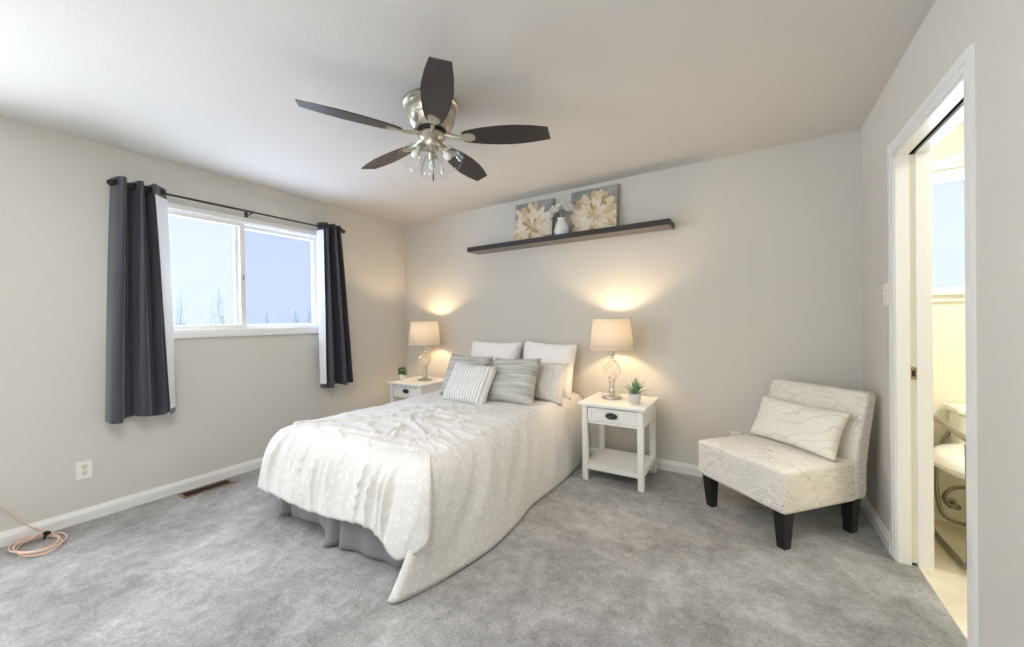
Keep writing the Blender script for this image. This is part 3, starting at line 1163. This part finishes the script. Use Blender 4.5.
# comforter: columns around the bed, each running from the spine over the edge down to the hem
# control rows: (edge x, edge y, hem x, hem y, hem z)
CR = [
    (BXL, -.03, .885, -.03, .20), (BXL, -.5, .875, -.5, .17), (BXL, -1.0, .875, -1.0, .16), (BXL, -1.5, .875, -1.5, .17),
    (BXL, -1.90, .87, -1.92, .19), (BXL + .01, BYF + .05, .88, -2.05, .20), (BXL + .05, BYF, .955, -2.115, .208), (BXL + .16, BYF, 1.10, -2.115, .208),
    (1.25, BYF, 1.235, -2.115, .203), (1.55, BYF, 1.54, -2.11, .197), (1.80, BYF, 1.795, -2.11, .220), (1.98, BYF, 2.00, -2.11, .243),
    (2.14, BYF, 2.12, -2.105, .205), (2.21, BYF, 2.165, -2.105, .165), (2.255, BYF + .01, 2.225, -2.105, .150), (2.28, BYF + .02, 2.285, -2.09, .175),
    (2.30, BYF + .035, 2.33, -2.075, .205), (2.312, BYF + .055, 2.362, -2.045, .245), (2.314, BYF + .062, 2.34, -2.00, .26), (2.316, BYF + .07, 2.28, -1.985, .22),
    (2.318, BYF + .08, 2.245, -2.13, .035),
    (2.320, BYF + .09, 2.236, -2.172, .010), (BXR, BYF + .115, 2.278, -2.165, .010), (BXR, BYF + .18, 2.312, -2.09, .010), (BXR, BYF + .28, 2.345, -1.99, .010),
    (BXR, -1.62, 2.385, -1.80, .011), (BXR, -1.45, 2.41, -1.60, .011), (BXR, -1.2, 2.395, -1.32, .011), (BXR, -1.0, 2.365, -1.10, .012), (BXR, -.75, 2.38, -.78, .012),
    (BXR, -.4, 2.375, -.42, .012), (BXR, -.03, 2.37, -.03, .012)]
# resample: denser where the corner folds
cols = []
for i in range(len(CR) - 1):
    a, c = CR[i], CR[i + 1]
    L = max(sqrt((a[2] - c[2]) ** 2 + (a[3] - c[3]) ** 2 + (a[4] - c[4]) ** 2), 1.2 * sqrt((a[0] - c[0]) ** 2 + (a[1] - c[1]) ** 2))
    n = max(3, int(L / .0095))
    for k in range(n):
        cols.append(i + k / n)
cols.append(len(CR) - 1)
CRV = [Vector(c[:2] + (0,)) for c in CR]
CRH = [Vector(c[2:]) for c in CR]


def crom(pts, t):
    m = len(pts) - 1
    k = min(int(t), m - 1)
    u = t - k
    p0, p1, p2, p3 = pts[max(k - 1, 0)], pts[k], pts[k + 1], pts[min(k + 2, m)]
    # centripetal-ish damping: limit tangents by the shorter neighbour
    d = (p2 - p1).length
    m1, m2 = (p2 - p0) * .5, (p3 - p1) * .5
    if m1.length > d:
        m1 = m1 * (d / m1.length)
    if m2.length > d:
        m2 = m2 * (d / m2.length)
    h1, h2 = 2 * u ** 3 - 3 * u ** 2 + 1, -2 * u ** 3 + 3 * u ** 2
    return p1 * h1 + m1 * (u ** 3 - 2 * u ** 2 + u) + p2 * h2 + m2 * (u ** 3 - u ** 2)


NT, ND_ = 26, 44
verts, uvs = [], []
arc = 0
prevH = None
for ci, t in enumerate(cols):
    E = crom(CRV, t)
    Hm = crom(CRH, t)
    if prevH is not None:
        arc += (Hm.xy - prevH.xy).length * .6 + (E.xy - prevE.xy).length * .4
    prevH, prevE = Hm, E
    sy = max(E.y, -1.42)
    spine = Vector((BCX, sy, 0))
    dirv = (E - spine)
    dirv.z = 0
    dlen = dirv.length
    nrm = dirv.normalized()
    sd = 1 if E.x > BCX else -1
    qq = (sd * (E.x - (2.10 if sd > 0 else 1.12)) + (E.y - BYF)) / (.50 if sd > 0 else .34)
    qq = max(0, min(1, qq))
    qq = qq * qq * (3 - 2 * qq)
    nrm = Vector((sd * sin(qq * pi / 2), -cos(qq * pi / 2), 0))
    ins = E - nrm * .12
    pts = []
    for j in range(NT):
        p = spine.lerp(ins, j / NT)
        pts.append(Vector((p.x, p.y, ZT)))
    P0 = Vector((ins.x, ins.y, ZT))
    P1 = Vector((E.x + nrm.x * .015, E.y + nrm.y * .015, ZT + .012))
    mid = E.lerp(Hm, .35)
    P2 = Vector((mid.x + nrm.x * .035, mid.y + nrm.y * .035, ZT * .55 + Hm.z * .45))
    P3 = Hm
    for j in range(ND_):
        u = j / (ND_ - 1)
        p = P0 * (1 - u) ** 3 + P1 * (3 * u * (1 - u) ** 2) + P2 * (3 * u * u * (1 - u)) + P3 * u ** 3
        pts.append(p)
    run = 0
    onfoot = max(0, 1 - 2.2 * qq)
    onside = qq ** 2
    for j, p in enumerate(pts):
        if j:
            run += (p - pts[j - 1]).length
        q = p.copy()
        if j < NT + 16:
            # quilting puckers over the top
            fade = 1 - max(0, (j - NT) / 16)
            nv = noise.noise(Vector((p.x * 5.5, p.y * 7.5, 1.7)))
            rd = (1 - abs(noise.noise(Vector((p.x * 7 + .8 * nv, p.y * 11, 4.2))))) ** 5
            cr = max(0, 1 - abs(p.x - 1.65) / .9)
            fade *= max(.15, min(1, (-.75 - p.y) / .35))
            q.z += fade * (.010 * nv + .030 * rd * cr - .008 + .012 * noise.noise(Vector((p.x * 2.2, p.y * 2.2, 9))) + .018 * max(0, 1 - ((p.x - BCX) / .62) ** 2))
        if j >= NT:
            u = (j - NT) / (ND_ - 1)
            w = sin(min(1, u * 1.25) * pi / 2) * min(1, u * 3)
            x = E.x if onfoot else E.y
            xx = E.x + .08 * (u - .5) * (E.x - BCX)
            rid = (1 - abs(noise.noise(Vector((xx * 10.5, .9 * u, 2.2))))) ** 4
            df = .050 * (rid - .35) + .022 * noise.noise(Vector((xx * 22, u * 1.5, 6)))
            df *= onfoot * (.35 + .65 * min(1, u * 2)) * (1 - .75 * max(0, (u - .6) / .4))
            ds = .020 * noise.noise(Vector((E.y * 3.2 + u * .8, u * 1.2, 8))) + .012 * noise.noise(Vector((E.y * 9 + u * 2, u * 2, 5)))
            ds *= max(0, sin(pi * min(1, u))) ** .6 * onside
            disp = df + ds
            q += nrm * (disp * w)
        if q.z < .008:
            q.z = .008
        verts.append(q)
        uvs.append((arc, run))
nr = NT + ND_
fs = []
for i in range(len(cols) - 1):
    for j in range(nr - 1):
        fs.append([i * nr + j, i * nr + j + 1, (i + 1) * nr + j + 1, (i + 1) * nr + j])
cm = MB().add(verts, fs, None, 0, [Vector(u) for u in uvs]).build('comforter', M['comforter'], None, fix=False, angle=85)
md = cm.modifiers.new('solid', 'SOLIDIFY')
md.thickness = .014
md.offset = -1
tag(cm, 'pale leaf-print comforter draped over the bed, one corner spilling onto the carpet', 'comforter')


def cushion(name, label, cat, mat, w, h, t, base, yaw=0, tilt=0, roll=0, group=None, seed=0, flange=0, lump=.5, pin=.085):
    """soft pillow: local X width, Z height (from base), Y thickness"""
    N_ = 34

    def side(s):
        def fn(u, v):
            a, c = 2 * u - 1, 2 * v - 1
            # pinch the outline in between the corners
            px = a * w / 2 * (1 - pin * (1 - c * c) * (a * a))
            pz = c * h / 2 * (1 - pin * (1 - a * a) * (c * c))
            e = max(0, (1 - a ** 4)) ** .5 * max(0, (1 - c ** 4)) ** .5
            e = e ** .9
            n = noise.noise(Vector((a * 1.6 + seed, c * 1.6, s))) * .10 + noise.noise(Vector((a * 4 + seed, c * 4, s))) * .05 * lump
            th = t / 2 * e * (1 + n * 1.6)
            return Vector((px, s * (th + .0015), pz + h / 2))
        return fn
    b = MB()
    b.grid(side(-1), N_, N_)
    b.grid(side(1), N_, N_, flip=True)
    o = b.build(name, mat, None, fix=True, angle=75, weld=False)
    # close the rim
    bm = bmesh.new()
    bm.from_mesh(o.data)
    bmesh.ops.remove_doubles(bm, verts=bm.verts[:], dist=.0042)
    bmesh.ops.recalc_face_normals(bm, faces=bm.faces[:])
    bm.to_mesh(o.data)
    bm.free()
    o.matrix_world = T(*base) @ RZ(yaw) @ RX(-tilt) @ RY(roll)
    tag(o, label, cat, group)
    if flange:
        f = MB()
        ring = []
        for k in range(80):
            s = k / 20
            q = int(s)
            u = (s - q) * 2 - 1
            a, c = [(u, -1), (1, u), (-u, 1), (-1, -u)][q]
            ring.append((a, c))
        vs = []
        for a, c in ring:
            px = a * w / 2 * (1 - pin * (1 - c * c) * (a * a))
            pz = c * h / 2 * (1 - pin * (1 - a * a) * (c * c))
            vs.append((px, 0, pz + h / 2))
        f.tube(vs, flange, 6, True)
        f.build('piping', mat, o)
    return o


PG = 'pillows at the head of the bed'
cushion('pillow', 'plain white pillow standing against the wall, left of the pair', 'pillow', M['white_pillow'], .60, .485, .20, (1.435, -.245, .565), 0, radians(13), radians(1), PG, 1)
cushion('pillow', 'plain white pillow standing against the wall, right of the pair', 'pillow', M['white_pillow'], .54, .495, .20, (2.015, -.245, .555), 0, radians(13), radians(3), PG, 5)
cushion('pillow_sham', 'leaf-print pillow behind the left grey pillow, mostly hidden', 'pillow', M['sham'], .56, .34, .16, (1.44, -.46, .565), 0, radians(20), 0, PG, 8)
cushion('pillow_sham', 'leaf-print pillow sticking out at the right end of the bed, behind the grey one', 'pillow', M['sham'], .55, .35, .17, (2.03, -.455, .552), radians(-4), radians(20), radians(2), PG, 12)
cushion('ribbed_pillow', 'grey ribbed pillow at the left, tucked behind the white knit pillow', 'pillow', M['grey_pillow'], .46, .405, .16, (1.415, -.685, .56), radians(3), radians(26), radians(2), PG, 15, .004)
cushion('ribbed_pillow', 'grey ribbed pillow fully in view right of the white knit pillow', 'pillow', M['grey_pillow'], .46, .405, .165, (1.925, -.70, .552), radians(-3), radians(26), radians(-2), PG, 20, .004)
cushion('knit_pillow', 'small white ribbed knit pillow at the very front of the pile', 'pillow', M['knit'], .43, .365, .15, (1.60, -.885, .556), radians(2), radians(30), radians(4), PG, 24)

# ------------------------------------------------------------------ slipper chair
CHZ = .21
chair = thing('slipper_chair', 'armless cream slipper chair printed with handwriting, in the right corner', 'chair', (3.722, -.452, 0), radians(-41.6))
cw_, cd_ = .60, .622


def rounded_block(b, x0, x1, y0, y1, z0, z1, r, n=6, crown=0, tm=None):
    """block with rounded edges, box-mapped UVs in metres"""
    bm = bmesh.new()
    bmesh.ops.create_cube(bm, size=1)
    bmesh.ops.subdivide_edges(bm, edges=bm.edges[:], cuts=14, use_grid_fill=True)
    vs = []
    sx, sy, sz = x1 - x0, y1 - y0, z1 - z0
    uvs, fcs = [], []
    bm.verts.index_update()

    def warp(co):
        p = Vector((co.x * sx, co.y * sy, co.z * sz))
        q = Vector((max(-sx / 2 + r, min(sx / 2 - r, p.x)), max(-sy / 2 + r, min(sy / 2 - r, p.y)), max(-sz / 2 + r, min(sz / 2 - r, p.z))))
        d = p - q
        if d.length > 1e-7:
            d = d.normalized() * r
        p = q + d
        z = p.z
        if crown and p.z > 0:
            z += crown * (1 - (2 * p.x / sx) ** 2) * (1 - (2 * p.y / sy) ** 2)
        return Vector((p.x + (x0 + x1) / 2, p.y + (y0 + y1) / 2, z + (z0 + z1) / 2))
    for f in bm.faces:
        n_ = f.normal
        ids = []
        for v in f.verts:
            p = warp(v.co)
            ids.append(len(vs))
            vs.append(p)
            if abs(n_.z) > .5:
                uvs.append(Vector((p.x, p.y + 3)))
            elif abs(n_.y) > .5:
                uvs.append(Vector((p.x + 1.3, p.z)))
            else:
                uvs.append(Vector((p.y + 5.1, p.z + .4)))
        fcs.append(ids)
    bm.free()
    b.add(vs, fcs, tm, 0, uvs)


b = MB()
rounded_block(b, -cw_ / 2, cw_ / 2, -cd_ / 2, cd_ / 2 - .09, CHZ - .008, .427, .016, crown=.022)
seat = b.build('seat', M['script'], chair, weld=True, fix=True, angle=60)
# backrest: slab from the base upward, curving back to a rolled top
b = MB()


def back_tm(p):
    z = p.z
    k = max(0, (z - .38) / .42)
    th = 1.0 - .25 * k
    yc = cd_ / 2 - .06
    y = yc + (p.y - yc) * th + .052 * k ** 1.3
    x = p.x * (1 - .05 * k) + .043 * k
    return Vector((x, y, z))


tmp = MB()
rounded_block(tmp, -cw_ / 2 - .002, cw_ / 2 + .002, cd_ / 2 - .115, cd_ / 2, CHZ - .006, .805, .026)
tmp.v = [back_tm(p) for p in tmp.v]
tmp.build('backrest', M['script'], chair, weld=True, fix=True, angle=60)
for sx in (-1, 1):
    MB().taper((sx * (cw_ / 2 - .055), -cd_ / 2 + .06, 0), (.044, .044), (sx * (cw_ / 2 - .05), -cd_ / 2 + .055, CHZ + .002), (.068, .068)).build('leg', M['black_wood'], chair, smooth=False)
    MB().taper((sx * (cw_ / 2 - .06), cd_ / 2 - .055, 0), (.044, .044), (sx * (cw_ / 2 - .055), cd_ / 2 - .055, CHZ + .002), (.066, .066)).build('leg', M['black_wood'], chair, smooth=False)
R_ = T(3.722, -.452, 0) @ RZ(radians(-41.6))
lp = cushion('lumbar_pillow', 'oblong cream pillow with faint branches leaning on the slipper chair back', 'pillow', M['lumbar'], .54, .285, .13, (0, 0, 0), 0, 0, 0, None, 31)
lp.matrix_world = R_ @ T(.02, .075, .437) @ RX(radians(-25)) @ RY(radians(1))

# ------------------------------------------------------------------ ceiling fan
FC = Vector((2.111, -1.72, H))
fan = thing('ceiling_fan', 'brushed nickel ceiling fan with five dark blades and glass lights', 'fan', FC)
MB().lathe([(.146, 0), (.15, -.006), (.15, -.018), (.144, -.024), (.132, -.028), (.136, -.034), (.134, -.065), (.124, -.092), (.128, -.098), (.122, -.108), (.108, -.134), (.09, -.148), (.06, -.152)], 40).build('motor_housing', M['nickel'], fan)
MB().lathe([(.078, -.151), (.081, -.155), (.081, -.165), (.073, -.169)], 36).build('flywheel', M['black'], fan)
MB().lathe([(.071, -.168), (.074, -.174), (.074, -.186), (.058, -.192), (.048, -.204), (.052, -.235), (.044, -.25), (.022, -.26), (0, -.262)], 32).build('light_fitter', M['nickel'], fan)
PH = radians(-42.9)
ZB = -.190


def blade_outline():
    L0, L1 = .172, .660
    ctrl = [(0, .030), (.06, .046), (.2, .060), (.4, .071), (.6, .073), (.8, .062), (1.0, .043)]
    ups = []
    for i in range(25):
        u = i / 24
        for k in range(len(ctrl) - 1):
            if ctrl[k][0] <= u <= ctrl[k + 1][0]:
                a = (u - ctrl[k][0]) / (ctrl[k + 1][0] - ctrl[k][0])
                a = a * a * (3 - 2 * a) if k in (0,) else a
                w = ctrl[k][1] + (ctrl[k + 1][1] - ctrl[k][1]) * a
        ups.append((L0 + (L1 - L0) * u, w))
    tip = [(L1 + .006, .0)]
    up = [(x, w) for x, w in ups]
    dn = [(x - (.02 if i == 24 else 0), -w) for i, (x, w) in enumerate(ups)]
    return up, dn


up, dn = blade_outline()
poly = dn + up[::-1]
for k in range(5):
    a = PH + k * 2 * pi / 5
    tm = RZ(a) @ T(0, 0, ZB) @ RX(radians(-13))
    b = MB().prism(poly, .006, tm)
    bl = b.build('blade', M['blade'], fan, smooth=False)
    b = MB()
    pl = [(.155 + .045 * (1 - cos(t)) / 1, .031 * sin(t) * (1.0 - .25 * cos(t))) for t in [2 * pi * i / 24 for i in range(24)]]
    b.prism(pl, .004, tm @ T(.0, 0, -.0045))
    b.tube([(.055, 0, .02), (.09, 0, .013), (.13, 0, .002), (.175, 0, -.002)], [.012, .013, .012, .006], 8, False, RZ(a) @ T(0, 0, ZB))
    for q in (-.013, .013):
        b.lathe([(0, -.0085), (.005, -.008), (.006, -.0045)], 10, tm @ T(.195, q, 0))
    b.build('blade_bracket', M['nickel'], bl)
for k, az in enumerate((132, 252, 12)):
    a = radians(az)
    Q = T(.048 * cos(a), .048 * sin(a), -.232) @ RZ(a) @ RY(radians(180 - 35))
    MB().lathe([(.014, -.01), (.016, .0), (.022, .02), (.024, .045), (.02, .05), (.0, .052)], 18, Q).build('lamp_holder', M['nickel'], fan)
    prof = [(.024, .03), (.038, .042), (.054, .065), (.063, .095), (.066, .12), (.07, .138), (.074, .145)]
    g = MB().lathe(prof, 30, Q, 0, False).build('glass_shade', M['glass'], fan, fix=False)
    MB().lathe([(.011, .05), (.011, .058), (.018, .072), (.022, .088), (.018, .102), (.008, .11), (0, .112)], 16, Q).build('bulb', M['bulb_off'], fan)
b = MB()
b.tube([(.028, -.02, -.23), (.028, -.02, -.40)], .0013, 6)
b.lathe([(0, -.438), (.004, -.435), (.0045, -.405), (.001, -.398)], 8, T(.028, -.02, 0))
b.build('pull_chain', M['pewter'], fan)

# ------------------------------------------------------------------ small fixtures


def outlet(label, loc, rz):
    t = thing('wall_outlet', label, 'outlet', loc, rz, 'wall outlets')
    MB().box((0, -.003, 0), (.072, .006, .116), bev=.0025).build('cover_plate', M['plastic'], t)
    for s in (-1, 1):
        b = MB().lathe([(0, 0), (.0165, 0), (.0165, .002), (0, .0025)], 20, T(0, -.006, s * .0195) @ RX(pi / 2))
        r = b.build('receptacle', M['ivory'], t)
        b = MB()
        b.box((-.006, -.0087, s * .0195 + .004), (.0024, .001, .009)).box((.006, -.0087, s * .0195 + .004), (.0024, .001, .007))
        b.lathe([(0, 0), (.0028, 0), (.0028, .001)], 8, T(0, -.008, s * .0195 - .008) @ RX(pi / 2))
        b.build('slots', M['slot'], r)
    MB().lathe([(0, 0), (.0028, 0), (.002, .0012)], 8, T(0, -.006, 0) @ RX(pi / 2)).build('screw', M['ivory'], t)
    return t


outlet('white double outlet low on the window wall', (0, -2.688, .327), radians(90))
outlet('white outlet on the back wall, peeking over the slipper chair seat', (3.495, 0, .327), 0)
sw = thing('light_switch', 'white light switch on the right wall beside the door casing', 'switch', (W, -.515, 1.345), radians(-90))
MB().box((0, -.003, 0), (.072, .006, .116), bev=.0025).build('cover_plate', M['plastic'], sw)
MB().box((0, -.009, .004), (.009, .012, .018), RX(radians(12)), bev=.001).build('toggle', M['ivory'], sw)

v = thing('floor_vent', 'copper brown floor register in the carpet along the window wall', 'vent', (.112, -2.085, 0))
b = MB()
vx, vy = .066, .16
for (x0, x1, y0, y1) in ((-vx, vx, -vy, -vy + .018), (-vx, vx, vy - .018, vy), (-vx, -vx + .016, -vy, vy), (vx - .016, vx, -vy, vy)):
    b.bx(x0, x1, y0, y1, .001, .008, bev=.002)
b.build('vent_frame', M['copper_vent'], v)
b = MB()
for i in range(15):
    y = -vy + .026 + i * (2 * vy - .052) / 14
    b.box((0, 0, 0), (2 * vx - .034, .0035, .007), T(0, y, .004) @ RX(radians(25)))
b.box((0, 0, .0045), (.005, 2 * vy - .03, .007))
b.build('grille', M['vent_dark'], v)
MB().bx(-vx + .01, vx - .01, -vy + .01, vy - .01, .0005, .0015).build('duct', M['vent_hole'], v)

# coiled cable by the window wall
c = thing('cable_coil', 'coil of peach cable on the carpet by the window wall', 'cable', (.195, -2.90, 0))
rnd = random.Random(3)
pts = []
for i in range(241):
    u = i / 240
    a = u * 2 * pi * 5.2 + 2.0
    r = 1 + .12 * sin(u * 23) + .06 * sin(u * 61)
    pts.append((.128 * r * cos(a) + .018 * sin(u * 9), .082 * r * sin(a) + .012 * sin(u * 7 + 1), .006 + .0075 * (u * 3 + .5 * sin(u * 31) + .5)))
wx = -.195 + .022
tail = smooth_path([pts[-1], (-.05, -.02, .04), (-.10, .02, .045), (-.15, .03, .04), (wx, -.01, .075), (wx, -.06, .15), (wx, -.113, .233), (wx, -.25, .40), (wx, -.5, .62)], 60)
MB().tube(pts + [tuple(p) for p in tail[1:]], .0034, 7).build('cable', M['cord'], c)
MB().box((0, 0, 0), (.028, .02, .018), T(-.085, .042, .035) @ RZ(.7) @ RY(.2), bev=.004).tube([(-.085, .042, .035), (-.07, .03, .02), (-.06, .03, .018)], .006, 8).build('plug', M['black'], c)

# ------------------------------------------------------------------ bathroom: toilet, grab frame, supply hose, paper holder
TX = 4.775
to = thing('toilet', 'white toilet seen through the doorway, under the bathroom window', 'toilet', (TX, -.02, 0))
MB().box((0, -.10, .53), (.40, .18, .30), bev=.03, seg=4).build('tank', M['porcelain'], to)
MB().box((0, -.10, .697), (.43, .205, .035), bev=.012, seg=3).build('tank_lid', M['porcelain'], to)


def bowl(u, v):
    a = 2 * pi * u
    prof = [(.13, 0), (.125, .06), (.11, .16), (.13, .25), (.18, .33), (.205, .385), (.205, .40), (.17, .40), (.15, .36), (.05, .28)]
    k = v * (len(prof) - 1)
    i = min(int(k), len(prof) - 2)
    r = prof[i][0] + (prof[i + 1][0] - prof[i][0]) * (k - i)
    z = prof[i][1] + (prof[i + 1][1] - prof[i][1]) * (k - i)
    return Vector((r * cos(a), -.40 + r * 1.25 * sin(a), z))


MB().grid(bowl, 36, 28, wrap=True).build('bowl', M['porcelain'], to, fix=False)
gf = thing('raised_toilet_seat', 'wide white raised seat on grey tube legs around the toilet', 'toilet seat', (TX - .05, -.02, 0))
b = MB()


def seat_fn(u, v):
    a = 2 * pi * u
    w = 2 * pi * v
    rx, ry = .235 + .085 * cos(w), .235 + .085 * cos(w)
    return Vector((rx * cos(a), -.36 + ry * sin(a), .462 + .055 * sin(w)))


MB().grid(seat_fn, 40, 14, wrap=True).build('seat_ring', M['porcelain'], gf, fix=False, angle=80)
for sx in (-1, 1):
    x = sx * .265
    b = MB()
    b.tube(smooth_path([(x, -.10, .70), (x, -.10, .60), (x, -.115, .40), (x, -.13, .1), (x, -.16, .03), (x, -.24, .018), (x, -.5, .018), (x, -.60, .03), (x, -.63, .1), (x, -.63, .40), (x, -.62, .62)], 60), .0125, 10)
    b.build('tube_leg', M['tube'], gf)
    b = MB()
    b.tube([(x, -.10, .66), (x, -.36, .66), (x, -.62, .64)], .014, 10)
    b.build('armrest', M['tube'], gf)
hs = thing('supply_hose', 'grey coiled hose and valve low on the wall beside the toilet', 'hose', (4.60, -.03, .12))
b = MB()
b.tube(smooth_path([(0, 0, 0), (-.03, -.05, .0), (-.06, -.07, .06), (-.02, -.075, .12), (.06, -.07, .13), (.14, -.06, .10), (.17, -.06, .02), (.12, -.07, -.06), (.02, -.075, -.08), (-.06, -.07, -.05), (-.085, -.06, .06), (-.085, -.05, .22), (-.06, -.04, .36), (-.02, -.03, .44)], 90), .010, 9)
b.build('hose', M['tube'], hs)
MB().lathe([(0, -.03), (.024, -.03), (.024, -.024), (.01, -.02), (.01, .02), (.018, .022), (.018, .04), (0, .042)], 16, RX(pi / 2)).build('valve', M['tube'], hs)
